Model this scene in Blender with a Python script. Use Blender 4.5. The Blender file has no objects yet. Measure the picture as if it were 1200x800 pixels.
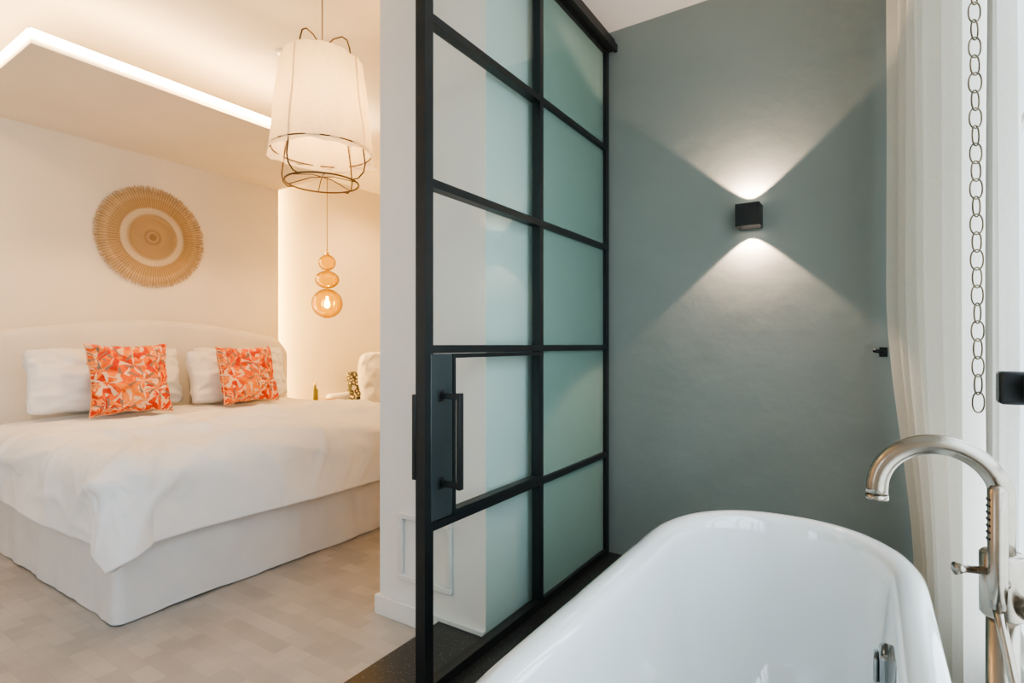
import bpy, bmesh, math, random
from math import sin, cos, pi, radians, hypot, atan2
from mathutils import Vector, Matrix, noise
random.seed(4)
S = bpy.context.scene
COL = S.collection
try:
    S.view_settings.look = 'AgX - Medium High Contrast'
except Exception:
    pass

# ---------------------------------------------------------------- materials
def nodes_of(name):
    m = bpy.data.materials.new(name); m.use_nodes = True
    nt = m.node_tree
    return m, nt, nt.nodes['Principled BSDF'], nt.nodes['Material Output']

def N(nt, t, **kw):
    n = nt.nodes.new(t)
    for k, v in kw.items():
        if hasattr(n, k): setattr(n, k, v)
        else: n.inputs[k].default_value = v
    return n

def mat(name, col, rough=.6, metal=0, col2=None, nscale=4, bump=0, bscale=40, coat=0, spec=.5, sheen=0, emit=0, ecol=None, coord='Object', detail=4):
    m, nt, p, o = nodes_of(name)
    p.inputs['Roughness'].default_value = rough
    p.inputs['Metallic'].default_value = metal
    p.inputs['Coat Weight'].default_value = coat
    p.inputs['Specular IOR Level'].default_value = spec
    p.inputs['Sheen Weight'].default_value = sheen
    tc = N(nt, 'ShaderNodeTexCoord')
    c2 = col2 if col2 else tuple(c*.93 for c in col)
    nz = N(nt, 'ShaderNodeTexNoise'); nz.inputs['Scale'].default_value = nscale; nz.inputs['Detail'].default_value = detail
    nt.links.new(tc.outputs[coord], nz.inputs['Vector'])
    r = N(nt, 'ShaderNodeValToRGB')
    r.color_ramp.elements[0].position = .35; r.color_ramp.elements[1].position = .65
    r.color_ramp.elements[0].color = (*c2, 1); r.color_ramp.elements[1].color = (*col, 1)
    nt.links.new(nz.outputs['Fac'], r.inputs['Fac'])
    nt.links.new(r.outputs['Color'], p.inputs['Base Color'])
    if bump:
        n2 = N(nt, 'ShaderNodeTexNoise'); n2.inputs['Scale'].default_value = bscale; n2.inputs['Detail'].default_value = 5
        nt.links.new(tc.outputs[coord], n2.inputs['Vector'])
        b = N(nt, 'ShaderNodeBump'); b.inputs['Strength'].default_value = bump; b.inputs['Distance'].default_value = .01
        nt.links.new(n2.outputs['Fac'], b.inputs['Height']); nt.links.new(b.outputs['Normal'], p.inputs['Normal'])
    if emit:
        p.inputs['Emission Color'].default_value = (*(ecol or col), 1)
        p.inputs['Emission Strength'].default_value = emit
    return m

M = {}
M['wall_white'] = mat('white_plaster', (.87, .81, .72), .85, bump=.15, bscale=30, nscale=2, col2=(.84, .78, .69))
M['wall_pillar'] = mat('cool_white_plaster', (.85, .82, .79), .85, bump=.15, bscale=30, nscale=2, col2=(.83, .80, .77))
M['ceiling'] = mat('ceiling_paint', (.88, .82, .72), .9, nscale=1.5)
M['ceiling_bath'] = mat('ceiling_bath_paint', (.66, .68, .66), .9, nscale=1.5)
M['wall_teal'] = mat('grey_green_plaster', (.255, .288, .267), .50, col2=(.23, .261, .242), nscale=2.2, bump=.35, bscale=9)
M['wall_pale'] = mat('pale_green_plaster', (.56, .67, .635), .7, nscale=2)
M['trim'] = mat('white_trim_paint', (.82, .80, .77), .5, nscale=3)
M['black'] = mat('black_steel', (.010, .0135, .0145), .42, col2=(.008, .010, .011), nscale=12, bump=.05, bscale=80)
M['steel_plate'] = mat('dark_steel_plate', (.036, .047, .048), .45, col2=(.028, .038, .039), nscale=6)
M['tub'] = mat('white_enamel', (.78, .815, .81), .03, coat=1, nscale=1, col2=(.77, .805, .80), spec=.8)
M['nickel'] = mat('brushed_nickel', (.42, .37, .31), .25, metal=1, nscale=30, col2=(.37, .325, .27))
M['chrome'] = mat('chrome', (.30, .31, .31), .12, metal=1, nscale=10)
M['linen'] = mat('white_linen', (.85, .84, .84), .85, nscale=3, bump=.12, bscale=160, sheen=.1)
M['skirt'] = mat('white_cotton_skirt', (.72, .70, .69), .9, nscale=4, bump=.15, bscale=200)
M['headboard'] = mat('cream_slipcover', (.83, .78, .71), .9, nscale=4, bump=.15, bscale=180)
M['cane'] = mat('bronze_cane', (.11, .06, .028), .5, col2=(.07, .04, .018), nscale=20)
M['cord'] = mat('beige_cord', (.35, .27, .19), .7, nscale=30)
M['bronze'] = mat('aged_bronze', (.20, .15, .09), .4, metal=.8, nscale=25, col2=(.10, .08, .05))
M['wood'] = mat('light_oak', (.5, .38, .25), .5, col2=(.40, .29, .18), nscale=6)
M['dark'] = mat('dark_rubber', (.01, .01, .01), .6)
M['gold'] = mat('brass', (.8, .55, .25), .3, metal=1)
M['green_bottle'] = mat('olive_glass', (.22, .2, .06), .2)
M['piping'] = mat('cream_piping', (.80, .42, .22), .8)
M['led'] = mat('warm_led', (1, .8, .55), .5, emit=26, ecol=(1, .70, .37), col2=(1, .8, .55))
M['led_side'] = mat('warm_led_niche', (1, .8, .55), .5, emit=80, ecol=(1, .60, .20), col2=(1, .8, .55))
M['bulb'] = mat('warm_bulb', (1, .75, .4), .5, emit=40, ecol=(1, .72, .25), col2=(1, .75, .4))
M['lens'] = mat('sconce_lens', (1, .9, .8), .5, emit=6, ecol=(1, .85, .7), col2=(1, .9, .8))

def mix_translucent(name, col, fac, bump=.1, bscale=200, wave=True):
    m, nt, p, o = nodes_of(name)
    p.inputs['Base Color'].default_value = (*col, 1); p.inputs['Roughness'].default_value = .9
    tc = N(nt, 'ShaderNodeTexCoord')
    nz = N(nt, 'ShaderNodeTexNoise'); nz.inputs['Scale'].default_value = bscale
    nt.links.new(tc.outputs['Object'], nz.inputs['Vector'])
    b = N(nt, 'ShaderNodeBump'); b.inputs['Strength'].default_value = bump; b.inputs['Distance'].default_value = .005
    nt.links.new(nz.outputs['Fac'], b.inputs['Height']); nt.links.new(b.outputs['Normal'], p.inputs['Normal'])
    mr = N(nt, 'ShaderNodeMapRange'); mr.inputs['To Min'].default_value = .88; mr.inputs['To Max'].default_value = 1.06
    nt.links.new(nz.outputs['Fac'], mr.inputs['Value'])
    mc = N(nt, 'ShaderNodeMix', data_type='RGBA', blend_type='MULTIPLY'); mc.inputs[0].default_value = 1
    mc.inputs[6].default_value = (*col, 1); nt.links.new(mr.outputs['Result'], mc.inputs[7])
    nt.links.new(mc.outputs[2], p.inputs['Base Color'])
    t = N(nt, 'ShaderNodeBsdfTranslucent'); nt.links.new(mc.outputs[2], t.inputs['Color'])
    mx = N(nt, 'ShaderNodeMixShader'); mx.inputs[0].default_value = fac
    nt.links.new(p.outputs[0], mx.inputs[1]); nt.links.new(t.outputs[0], mx.inputs[2])
    nt.links.new(mx.outputs[0], o.inputs['Surface'])
    return m
M['curtain'] = mix_translucent('cream_linen_curtain', (.82, .78, .69), .20)
M['sheer'] = mix_translucent('sheer_white_voile', (.88, .85, .79), .38)
M['shade'] = mix_translucent('white_shade_cotton', (.87, .77, .61), .45, bump=.3, bscale=60)

def glass(name, tint, rough=0.0, frost=0.0, frostcol=(.5, .6, .57), refl=.9, edge=None):
    m, nt, p, o = nodes_of(name)
    tr = N(nt, 'ShaderNodeBsdfTransparent'); tr.inputs['Color'].default_value = (*tint, 1)
    gl = N(nt, 'ShaderNodeBsdfGlossy'); gl.inputs['Roughness'].default_value = rough
    lw = N(nt, 'ShaderNodeLayerWeight'); lw.inputs['Blend'].default_value = .5
    if edge:
        re = N(nt, 'ShaderNodeValToRGB'); re.color_ramp.elements[0].position = .25; re.color_ramp.elements[1].position = .95
        re.color_ramp.elements[0].color = (*tint, 1); re.color_ramp.elements[1].color = (*edge, 1)
        nt.links.new(lw.outputs['Facing'], re.inputs['Fac']); nt.links.new(re.outputs['Color'], tr.inputs['Color'])
    pw = N(nt, 'ShaderNodeMath', operation='POWER'); pw.inputs[1].default_value = 5; nt.links.new(lw.outputs['Facing'], pw.inputs[0])
    fr = N(nt, 'ShaderNodeMath', operation='MULTIPLY_ADD'); fr.inputs[1].default_value = refl; fr.inputs[2].default_value = .035
    nt.links.new(pw.outputs[0], fr.inputs[0])
    mx = N(nt, 'ShaderNodeMixShader')
    src = tr.outputs[0]
    if frost:
        df = N(nt, 'ShaderNodeBsdfDiffuse'); tc = N(nt, 'ShaderNodeTexCoord')
        nz = N(nt, 'ShaderNodeTexNoise'); nz.inputs['Scale'].default_value = 3
        nt.links.new(tc.outputs['Object'], nz.inputs['Vector'])
        r = N(nt, 'ShaderNodeValToRGB'); r.color_ramp.elements[0].color = (*[c*.9 for c in frostcol], 1); r.color_ramp.elements[1].color = (*frostcol, 1)
        nt.links.new(nz.outputs['Fac'], r.inputs['Fac']); nt.links.new(r.outputs['Color'], df.inputs['Color'])
        m1 = N(nt, 'ShaderNodeMixShader'); m1.inputs[0].default_value = frost
        nt.links.new(tr.outputs[0], m1.inputs[1]); nt.links.new(df.outputs[0], m1.inputs[2]); src = m1.outputs[0]
    nt.links.new(fr.outputs[0], mx.inputs[0]); nt.links.new(src, mx.inputs[1]); nt.links.new(gl.outputs[0], mx.inputs[2])
    nt.links.new(mx.outputs[0], o.inputs['Surface'])
    return m
M['glass'] = glass('clear_glass', (.955, .985, .975), refl=1.3)
M['window_glass'] = glass('window_pane_glass', (.99, .995, .995), refl=.15)
M['frost'] = glass('frosted_glass', (.76, .91, .86), rough=.22, frost=.5, frostcol=(.34, .48, .435))
M['amber'] = glass('amber_glass', (.94, .76, .13), rough=.04, frost=.035, frostcol=(.7, .46, .03), edge=(.36, .185, .005), refl=.6)

# floor tiles
def tile_floor():
    m, nt, p, o = nodes_of('travertine_mosaic')
    tc = N(nt, 'ShaderNodeTexCoord')
    br = N(nt, 'ShaderNodeTexBrick'); br.offset = .5
    br.inputs['Scale'].default_value = 1; br.inputs['Brick Width'].default_value = .13; br.inputs['Row Height'].default_value = .075
    br.inputs['Mortar Size'].default_value = .0010; br.inputs['Mortar Smooth'].default_value = .5
    br.inputs['Color1'].default_value = (.45, .42, .385, 1); br.inputs['Color2'].default_value = (.36, .335, .31, 1); br.inputs['Mortar'].default_value = (.34, .315, .29, 1)
    nt.links.new(tc.outputs['Object'], br.inputs['Vector'])
    nz = N(nt, 'ShaderNodeTexNoise'); nz.inputs['Scale'].default_value = 4; nz.inputs['Detail'].default_value = 7
    nt.links.new(tc.outputs['Object'], nz.inputs['Vector'])
    mr = N(nt, 'ShaderNodeMapRange'); mr.inputs['To Min'].default_value = .68; mr.inputs['To Max'].default_value = 1.28
    nt.links.new(nz.outputs['Fac'], mr.inputs['Value'])
    mc = N(nt, 'ShaderNodeMix', data_type='RGBA', blend_type='MULTIPLY'); mc.inputs[0].default_value = 1
    nt.links.new(br.outputs['Color'], mc.inputs[6]); nt.links.new(mr.outputs['Result'], mc.inputs[7])
    nt.links.new(mc.outputs[2], p.inputs['Base Color']); p.inputs['Roughness'].default_value = .42
    b = N(nt, 'ShaderNodeBump'); b.inputs['Strength'].default_value = .3; b.inputs['Distance'].default_value = .003; b.invert = True
    nt.links.new(br.outputs['Fac'], b.inputs['Height']); nt.links.new(b.outputs['Normal'], p.inputs['Normal'])
    return m
M['floor'] = tile_floor()
def granite():
    m, nt, p, o = nodes_of('speckled_dark_granite')
    tc = N(nt, 'ShaderNodeTexCoord')
    v = N(nt, 'ShaderNodeTexVoronoi'); v.inputs['Scale'].default_value = 90
    nt.links.new(tc.outputs['Object'], v.inputs['Vector'])
    r = N(nt, 'ShaderNodeValToRGB'); e = r.color_ramp.elements
    e[0].position = 0.05; e[0].color = (.30, .30, .28, 1); e[1].position = .2; e[1].color = (.018, .02, .02, 1)
    nt.links.new(v.outputs['Distance'], r.inputs['Fac']); nt.links.new(r.outputs['Color'], p.inputs['Base Color'])
    p.inputs['Roughness'].default_value = .35
    return m
M['granite'] = granite()

def coral_fabric():
    m, nt, p, o = nodes_of('coral_print_cotton')
    tc = N(nt, 'ShaderNodeTexCoord')
    L = nt.links.new
    nzw = N(nt, 'ShaderNodeTexNoise'); nzw.inputs['Scale'].default_value = 8; nzw.inputs['Detail'].default_value = 2
    L(tc.outputs['Object'], nzw.inputs['Vector'])
    wv = N(nt, 'ShaderNodeVectorMath', operation='MULTIPLY_ADD'); wv.inputs[1].default_value = (.05, .05, .05)
    L(nzw.outputs['Color'], wv.inputs[0]); L(tc.outputs['Object'], wv.inputs[2])
    def burst(scale, off, petals, r_in, r_out, sharp):
        mp = N(nt, 'ShaderNodeMapping'); mp.inputs['Scale'].default_value = (0, scale, scale); mp.inputs['Location'].default_value = (0, off, off*1.7)
        L(wv.outputs[0], mp.inputs['Vector'])
        v = N(nt, 'ShaderNodeTexVoronoi'); v.inputs['Scale'].default_value = 1; v.inputs['Randomness'].default_value = .7
        L(mp.outputs[0], v.inputs['Vector'])
        df = N(nt, 'ShaderNodeVectorMath', operation='SUBTRACT'); L(mp.outputs[0], df.inputs[0]); L(v.outputs['Position'], df.inputs[1])
        sp = N(nt, 'ShaderNodeSeparateXYZ'); L(df.outputs[0], sp.inputs[0])
        at = N(nt, 'ShaderNodeMath', operation='ARCTAN2'); L(sp.outputs['Y'], at.inputs[0]); L(sp.outputs['Z'], at.inputs[1])
        ln = N(nt, 'ShaderNodeVectorMath', operation='LENGTH'); L(df.outputs[0], ln.inputs[0])
        tw = N(nt, 'ShaderNodeMath', operation='MULTIPLY_ADD'); tw.inputs[1].default_value = petals; L(at.outputs[0], tw.inputs[0])
        t2 = N(nt, 'ShaderNodeMath', operation='MULTIPLY'); t2.inputs[1].default_value = 3.2; L(ln.outputs['Value'], t2.inputs[0]); L(t2.outputs[0], tw.inputs[2])
        sn = N(nt, 'ShaderNodeMath', operation='SINE'); L(tw.outputs[0], sn.inputs[0])
        g = N(nt, 'ShaderNodeMath', operation='GREATER_THAN'); g.inputs[1].default_value = sharp; L(sn.outputs[0], g.inputs[0])
        a = N(nt, 'ShaderNodeMath', operation='GREATER_THAN'); a.inputs[1].default_value = r_in; L(ln.outputs['Value'], a.inputs[0])
        b = N(nt, 'ShaderNodeMath', operation='LESS_THAN'); b.inputs[1].default_value = r_out; L(ln.outputs['Value'], b.inputs[0])
        m1 = N(nt, 'ShaderNodeMath', operation='MULTIPLY'); L(g.outputs[0], m1.inputs[0]); L(a.outputs[0], m1.inputs[1])
        m2 = N(nt, 'ShaderNodeMath', operation='MULTIPLY'); L(m1.outputs[0], m2.inputs[0]); L(b.outputs[0], m2.inputs[1])
        return m2.outputs[0]
    v0 = N(nt, 'ShaderNodeTexVoronoi'); v0.inputs['Scale'].default_value = 12; L(wv.outputs[0], v0.inputs['Vector'])
    sc = N(nt, 'ShaderNodeSeparateColor'); L(v0.outputs['Color'], sc.inputs[0])
    r = N(nt, 'ShaderNodeValToRGB'); r.color_ramp.interpolation = 'CONSTANT'; e = r.color_ramp.elements
    e[0].color = (.78, .13, .02, 1); e[1].position = .45; e[1].color = (.66, .07, .012, 1); x = e.new(.75); x.color = (.84, .24, .04, 1)
    L(sc.outputs[0], r.inputs['Fac'])
    prev = r.outputs['Color']
    for args, c in (((5.4, .3, 6, .12, .64, .52), (.80, .52, .32, 1)), ((6.4, 3.1, 6, .05, .55, .15), (.84, .22, .03, 1)), ((5.0, 7.7, 7, .25, .6, .35), (.56, .04, .012, 1)),
                    ((6.8, 5.2, 5, .08, .55, .62), (.80, .55, .38, 1)), ((5.6, 12.4, 5, .1, .5, .55), (.84, .27, .07, 1)), ((6, 9.4, 6, .2, .5, .75), (.26, .18, .15, 1))):
        f = burst(*args)
        mx = N(nt, 'ShaderNodeMix', data_type='RGBA'); L(f, mx.inputs[0]); L(prev, mx.inputs[6]); mx.inputs[7].default_value = c; prev = mx.outputs[2]
    L(prev, p.inputs['Base Color']); p.inputs['Roughness'].default_value = .85
    return m
M['coral'] = coral_fabric()
def floral():
    m, nt, p, o = nodes_of('dark_floral_cotton')
    tc = N(nt, 'ShaderNodeTexCoord'); v = N(nt, 'ShaderNodeTexVoronoi'); v.inputs['Scale'].default_value = 22
    nt.links.new(tc.outputs['Object'], v.inputs['Vector'])
    r = N(nt, 'ShaderNodeValToRGB'); e = r.color_ramp.elements; r.color_ramp.interpolation = 'CONSTANT'
    e[0].color = (.6, .5, .38, 1); e[1].position = .3; e[1].color = (.06, .065, .055, 1)
    e2 = r.color_ramp.elements.new(.62); e2.color = (.5, .45, .38, 1)
    nt.links.new(v.outputs['Distance'], r.inputs['Fac']); nt.links.new(r.outputs['Color'], p.inputs['Base Color']); p.inputs['Roughness'].default_value = .9
    return m
M['floral'] = floral()
def straw():
    m, nt, p, o = nodes_of('woven_straw')
    tc = N(nt, 'ShaderNodeTexCoord'); sp = N(nt, 'ShaderNodeSeparateXYZ'); nt.links.new(tc.outputs['Object'], sp.inputs[0])
    y = sp.outputs['Y']
    zc = N(nt, 'ShaderNodeMath', operation='SUBTRACT'); zc.inputs[1].default_value = .405; nt.links.new(sp.outputs['Z'], zc.inputs[0])
    cb = N(nt, 'ShaderNodeCombineXYZ'); nt.links.new(y, cb.inputs[0]); nt.links.new(zc.outputs[0], cb.inputs[1])
    ln = N(nt, 'ShaderNodeVectorMath', operation='LENGTH'); nt.links.new(cb.outputs[0], ln.inputs[0])
    at = N(nt, 'ShaderNodeMath', operation='ARCTAN2'); nt.links.new(y, at.inputs[0]); nt.links.new(zc.outputs[0], at.inputs[1])
    sc = N(nt, 'ShaderNodeMath', operation='MULTIPLY'); sc.inputs[1].default_value = 2.4; nt.links.new(ln.outputs['Value'], sc.inputs[0])
    r = N(nt, 'ShaderNodeValToRGB'); cr = r.color_ramp
    cr.elements[0].position = 0; cr.elements[0].color = (.34, .24, .14, 1); cr.elements[1].position = 1; cr.elements[1].color = (.60, .44, .27, 1)
    for pos, c in ((.06, (.38, .26, .15)), (.08, (.60, .45, .29)), (.13, (.42, .29, .17)), (.17, (.55, .40, .24)), (.40, (.50, .35, .20)), (.43, (.57, .43, .27)), (.465, (.74, .63, .48)), (.54, (.74, .63, .48)), (.575, (.48, .33, .18)), (.74, (.50, .35, .20)), (.78, (.60, .44, .27))):
        e = cr.elements.new(pos); e.color = (*c, 1)
    nt.links.new(sc.outputs[0], r.inputs['Fac'])
    a1 = N(nt, 'ShaderNodeMath', operation='MULTIPLY'); a1.inputs[1].default_value = 110; nt.links.new(at.outputs[0], a1.inputs[0])
    s1 = N(nt, 'ShaderNodeMath', operation='SINE'); nt.links.new(a1.outputs[0], s1.inputs[0])
    mr = N(nt, 'ShaderNodeMapRange'); mr.inputs['From Min'].default_value = -1; mr.inputs['To Min'].default_value = .76; mr.inputs['To Max'].default_value = 1.12
    nt.links.new(s1.outputs[0], mr.inputs['Value'])
    mc = N(nt, 'ShaderNodeMix', data_type='RGBA', blend_type='MULTIPLY'); mc.inputs[0].default_value = 1
    nt.links.new(r.outputs['Color'], mc.inputs[6]); nt.links.new(mr.outputs['Result'], mc.inputs[7])
    nt.links.new(mc.outputs[2], p.inputs['Base Color']); p.inputs['Roughness'].default_value = .8
    b = N(nt, 'ShaderNodeBump'); b.inputs['Strength'].default_value = .5; b.inputs['Distance'].default_value = .004
    nt.links.new(s1.outputs[0], b.inputs['Height']); nt.links.new(b.outputs['Normal'], p.inputs['Normal'])
    return m
M['straw'] = straw()

# ---------------------------------------------------------------- builders
WL = {}
def parent_world(p):
    return WL[p.name] if p.name in WL else Vector(p.location)

def empty(name, loc, label, cat, group=None):
    e = bpy.data.objects.new(name, None); e.location = loc; e.empty_display_size = .1
    COL.objects.link(e); e['label'] = label; e['category'] = cat
    if group: e['group'] = group
    return e

def finish(name, bm, mats, parent=None, label=None, cat=None, group=None, kind=None, smooth=False, bevel=0, solid=0, sub=0, origin=None, seg=2):
    if not isinstance(mats, (list, tuple)): mats = [mats]
    bmesh.ops.recalc_face_normals(bm, faces=bm.faces)
    vs = [v.co for v in bm.verts]
    lo = Vector([min(v[i] for v in vs) for i in range(3)]); hi = Vector([max(v[i] for v in vs) for i in range(3)])
    o = Vector(origin) if origin else Vector(((lo.x+hi.x)/2, (lo.y+hi.y)/2, lo.z))
    bmesh.ops.translate(bm, verts=bm.verts, vec=-o)
    me = bpy.data.meshes.new(name); bm.to_mesh(me); bm.free()
    for m in mats: me.materials.append(m)
    if smooth:
        for p in me.polygons: p.use_smooth = True
    ob = bpy.data.objects.new(name, me); COL.objects.link(ob); ob.location = o
    if parent:
        ob.parent = parent; pm = Matrix.Translation(parent_world(parent)); ob.matrix_parent_inverse = pm.inverted()
    if label: ob['label'] = label
    if cat: ob['category'] = cat
    if group: ob['group'] = group
    if kind: ob['kind'] = kind
    if solid:
        md = ob.modifiers.new('solid', 'SOLIDIFY'); md.thickness = solid; md.offset = 0
    if bevel:
        md = ob.modifiers.new('bevel', 'BEVEL'); md.width = bevel; md.segments = seg; md.limit_method = 'ANGLE'; md.angle_limit = radians(50)
        for p in me.polygons: p.use_smooth = True
        me.set_sharp_from_angle(angle=radians(40)) if hasattr(me, 'set_sharp_from_angle') else None
    if sub:
        md = ob.modifiers.new('sub', 'SUBSURF'); md.levels = sub; md.render_levels = sub
    WL[ob.name] = Vector(o)
    return ob

def add_box(bm, x0, x1, y0, y1, z0, z1, mi=0):
    vs = [bm.verts.new((x, y, z)) for x in (x0, x1) for y in (y0, y1) for z in (z0, z1)]
    fs = [(0, 1, 3, 2), (4, 6, 7, 5), (0, 4, 5, 1), (2, 3, 7, 6), (0, 2, 6, 4), (1, 5, 7, 3)]
    out = []
    for f in fs:
        fc = bm.faces.new([vs[i] for i in f]); fc.material_index = mi; out.append(fc)
    return out

def box(name, b, m, **k):
    bm = bmesh.new(); add_box(bm, *b); return finish(name, bm, m, **k)

def boxes(name, bl, m, **k):
    bm = bmesh.new()
    for b in bl: add_box(bm, *b)
    return finish(name, bm, m, **k)

def add_tube(bm, pts, r, n=16, closed=False, cap=True):
    pts = [Vector(p) for p in pts]; rings = []
    L = len(pts); prev = None
    for i, p in enumerate(pts):
        if closed: t = pts[(i+1) % L]-pts[i-1]
        else: t = pts[min(i+1, L-1)]-pts[max(i-1, 0)]
        t.normalize()
        if prev is None:
            a = Vector((0, 0, 1)) if abs(t.z) < .9 else Vector((1, 0, 0))
            nrm = t.cross(a).normalized()
        else:
            nrm = (prev - t*prev.dot(t)).normalized()
        prev = nrm; bn = t.cross(nrm)
        rr = r[i] if isinstance(r, (list, tuple)) else r
        rings.append([bm.verts.new(p+(nrm*cos(2*pi*k/n)+bn*sin(2*pi*k/n))*rr) for k in range(n)])
    for i in range(L if closed else L-1):
        a, b = rings[i], rings[(i+1) % L]
        for k in range(n): bm.faces.new((a[k], a[(k+1) % n], b[(k+1) % n], b[k]))
    if cap and not closed:
        bm.faces.new(rings[0]); bm.faces.new(rings[-1][::-1])

def tube(name, pts, r, m, n=16, closed=False, **k):
    bm = bmesh.new(); add_tube(bm, pts, r, n, closed); k.setdefault('smooth', True)
    return finish(name, bm, m, **k)

def add_lathe(bm, c, prof, n=40, cap=(True, True), rf=None):
    rings = []
    for i, (r, z) in enumerate(prof):
        rings.append([bm.verts.new((c[0]+r*(rf(k, i) if rf else 1)*cos(2*pi*k/n), c[1]+r*(rf(k, i) if rf else 1)*sin(2*pi*k/n), c[2]+z)) for k in range(n)])
    for a, b in zip(rings, rings[1:]):
        for k in range(n): bm.faces.new((a[k], a[(k+1) % n], b[(k+1) % n], b[k]))
    if cap[0]: bm.faces.new(rings[0][::-1])
    if cap[1]: bm.faces.new(rings[-1])
    return rings

def lathe(name, c, prof, m, n=40, cap=(True, True), rf=None, **k):
    bm = bmesh.new(); add_lathe(bm, c, prof, n, cap, rf); k.setdefault('smooth', True)
    return finish(name, bm, m, **k)

def wall(name, b, m, label): return box(name, b, m, kind='structure', label=label)

# ---------------------------------------------------------------- dimensions
H = 1.2          # camera height
XD = -1.20       # door plane
YB = 2.80        # bathroom back wall
XW = .36         # window wall
CB = 2.91        # bath ceiling
CR = 3.05        # bedroom ceiling
BF = .065        # bath floor level
YN = -1.7        # near end of rooms

# ---------------------------------------------------------------- shell
wall('floor', (-5.25, -1.477, YN, 5.3, -.1, 0), M['floor'], 'pale travertine mosaic floor of the bedroom')
box('floor', (-1.477, XW+.2, YN, YB+.15, -.1, BF), M['granite'], kind='structure', label='raised dark speckled stone floor of the bathroom')
wall('ceiling', (-5.25, -1.3, YN, 5.3, CR, CR+.1), M['ceiling'], 'warm white bedroom ceiling')
box('ceiling', (-1.3, XW+.2, YN, YB+.15, CB, CR+.1), M['ceiling_bath'], kind='structure', label='pale grey bathroom ceiling')
wall('wall_back', (-1.25, XW+.2, YB, YB+.15, BF, CB), M['wall_teal'], 'grey-green plaster bathroom wall behind the tub')
wall('wall_head', (-5.05, -4.85, YN, 3.24, 0, CR), M['wall_white'], 'warm white wall panel behind the bed')
wall('wall_left', (-5.25, -5.05, YN, 5.3, 0, CR), M['wall_white'], 'recessed warm white wall beside the bed')
wall('wall_far', (-5.05, -1.25, 5.1, 5.3, 0, CR), M['wall_white'], 'white end wall of the bedroom')
# partition pillar
bm = bmesh.new(); fs = add_box(bm, -1.835, -1.25, 1.73, 5.1, 0, CR)
fs[1].material_index = 1
finish('wall_middle', bm, [M['wall_pillar'], M['wall_pale']], kind='structure', label='thick white wall between bedroom and bathroom')
box('trim_1', (-2.2, -1.836, YN, 5.1, 2.95, CR), M['ceiling'], kind='structure', label='dropped ceiling beam')
# window wall with opening
WY0, WY1, WZ0, WZ1 = -.9, 2.48, .30, 2.70
bm = bmesh.new()
add_box(bm, XW, XW+.2, YN, WY0, BF, CB); add_box(bm, XW, XW+.2, WY1, YB, BF, CB)
add_box(bm, XW, XW+.2, WY0, WY1, BF, WZ0); add_box(bm, XW, XW+.2, WY0, WY1, WZ1, CB)
finish('wall_right', bm, M['trim'], kind='structure', label='white wall around the bathroom window')
# near wall with opening for the added fill window
bm = bmesh.new(); a0, a1 = -3.4, -2.2
add_box(bm, -5.25, a0, YN-.2, YN, 0, CR); add_box(bm, a1, XW+.2, YN-.2, YN, 0, CR)
add_box(bm, a0, a1, YN-.2, YN, 0, .5); add_box(bm, a0, a1, YN-.2, YN, 2.3, CR)
finish('wall_front', bm, M['wall_white'], kind='structure', label='white wall with unseen window added for fill daylight')
# baseboards
boxes('baseboard_middle', [(-1.852, -1.477, 1.712, 1.73, 0, .085), (-1.852, -1.835, 1.73, 5.1, 0, .085), (-1.477, -1.25, 1.712, 1.73, BF, .085)], M['trim'], kind='structure', label='low white baseboard', bevel=.003)
box('baseboard_head', (-4.85, -4.835, YN, .9, 0, .085), M['trim'], kind='structure', label='low white baseboard', bevel=.003)
# small moulding panel on pillar
px0, px1, pz0, pz1, w = -1.71, -1.415, .185, .475, .025
boxes('trim_2', [(px0, px1, 1.712, 1.73, pz0, pz0+w), (px0, px1, 1.712, 1.73, pz1-w, pz1), (px0, px0+w, 1.712, 1.73, pz0+w, pz1-w), (px1-w, px1, 1.712, 1.73, pz0+w, pz1-w)], M['trim'], kind='structure', label='square white moulding frame of an access panel', bevel=.004)

# canopy
cp = empty('trim_3', (-4.17, 2.1, 2.72), 'dropped beige canopy panel with warm light strip above the bed', 'ceiling panel')
cp['kind'] = 'structure'
box('canopy_panel', (-4.85, -3.53, .98, 3.24, 2.72, 2.79), M['ceiling'], parent=cp)
bm = bmesh.new(); add_box(bm, -3.528, -3.515, .96, 3.24, 2.748, 2.780); add_box(bm, -4.85, -3.528, .962, .975, 2.748, 2.780)
add_box(bm, -3.60, -3.53, .98, 3.24, 2.792, 2.797); add_box(bm, -4.85, -3.60, .98, 1.03, 2.792, 2.797)
finish('light_strip', bm, M['led'], parent=cp)
# vertical LED of recess
box('light_strip', (-5.0, -4.93, 3.242, 3.252, .001, 2.9), M['led_side'], label='vertical warm light strip on the edge of the wall panel', cat='light strip')

# windows
def window(name, axis, p, u0, u1, z0, z1, cols, rows, label):
    e = empty(name, ((p, (u0+u1)/2, z0) if axis == 'x' else ((u0+u1)/2, p, z0)), label, 'window'); e['kind'] = 'structure'
    t = .05; bl = []
    def B(a, b, c, d, dp=.03):
        return (p-dp, p+dp, a, b, c, d) if axis == 'x' else (a, b, p-dp, p+dp, c, d)
    bl += [B(u0, u0+t, z0, z1), B(u1-t, u1, z0, z1), B(u0+t, u1-t, z0, z0+t), B(u0+t, u1-t, z1-t, z1)]
    for i in range(1, cols):
        u = u0+(u1-u0)*i/cols; bl.append(B(u-.03, u+.03, z0+t, z1-t))
    for j in range(1, rows):
        z = z0+(z1-z0)*j/rows; bl.append(B(u0+t, u1-t, z-.012, z+.012, .012))
    boxes('window_frame', bl, M['trim'], parent=e, bevel=.003)
    box('window_glass', B(u0+t*.8, u1-t*.8, z0+t*.8, z1-t*.8, .003), M['window_glass'], parent=e)
    return e
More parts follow.
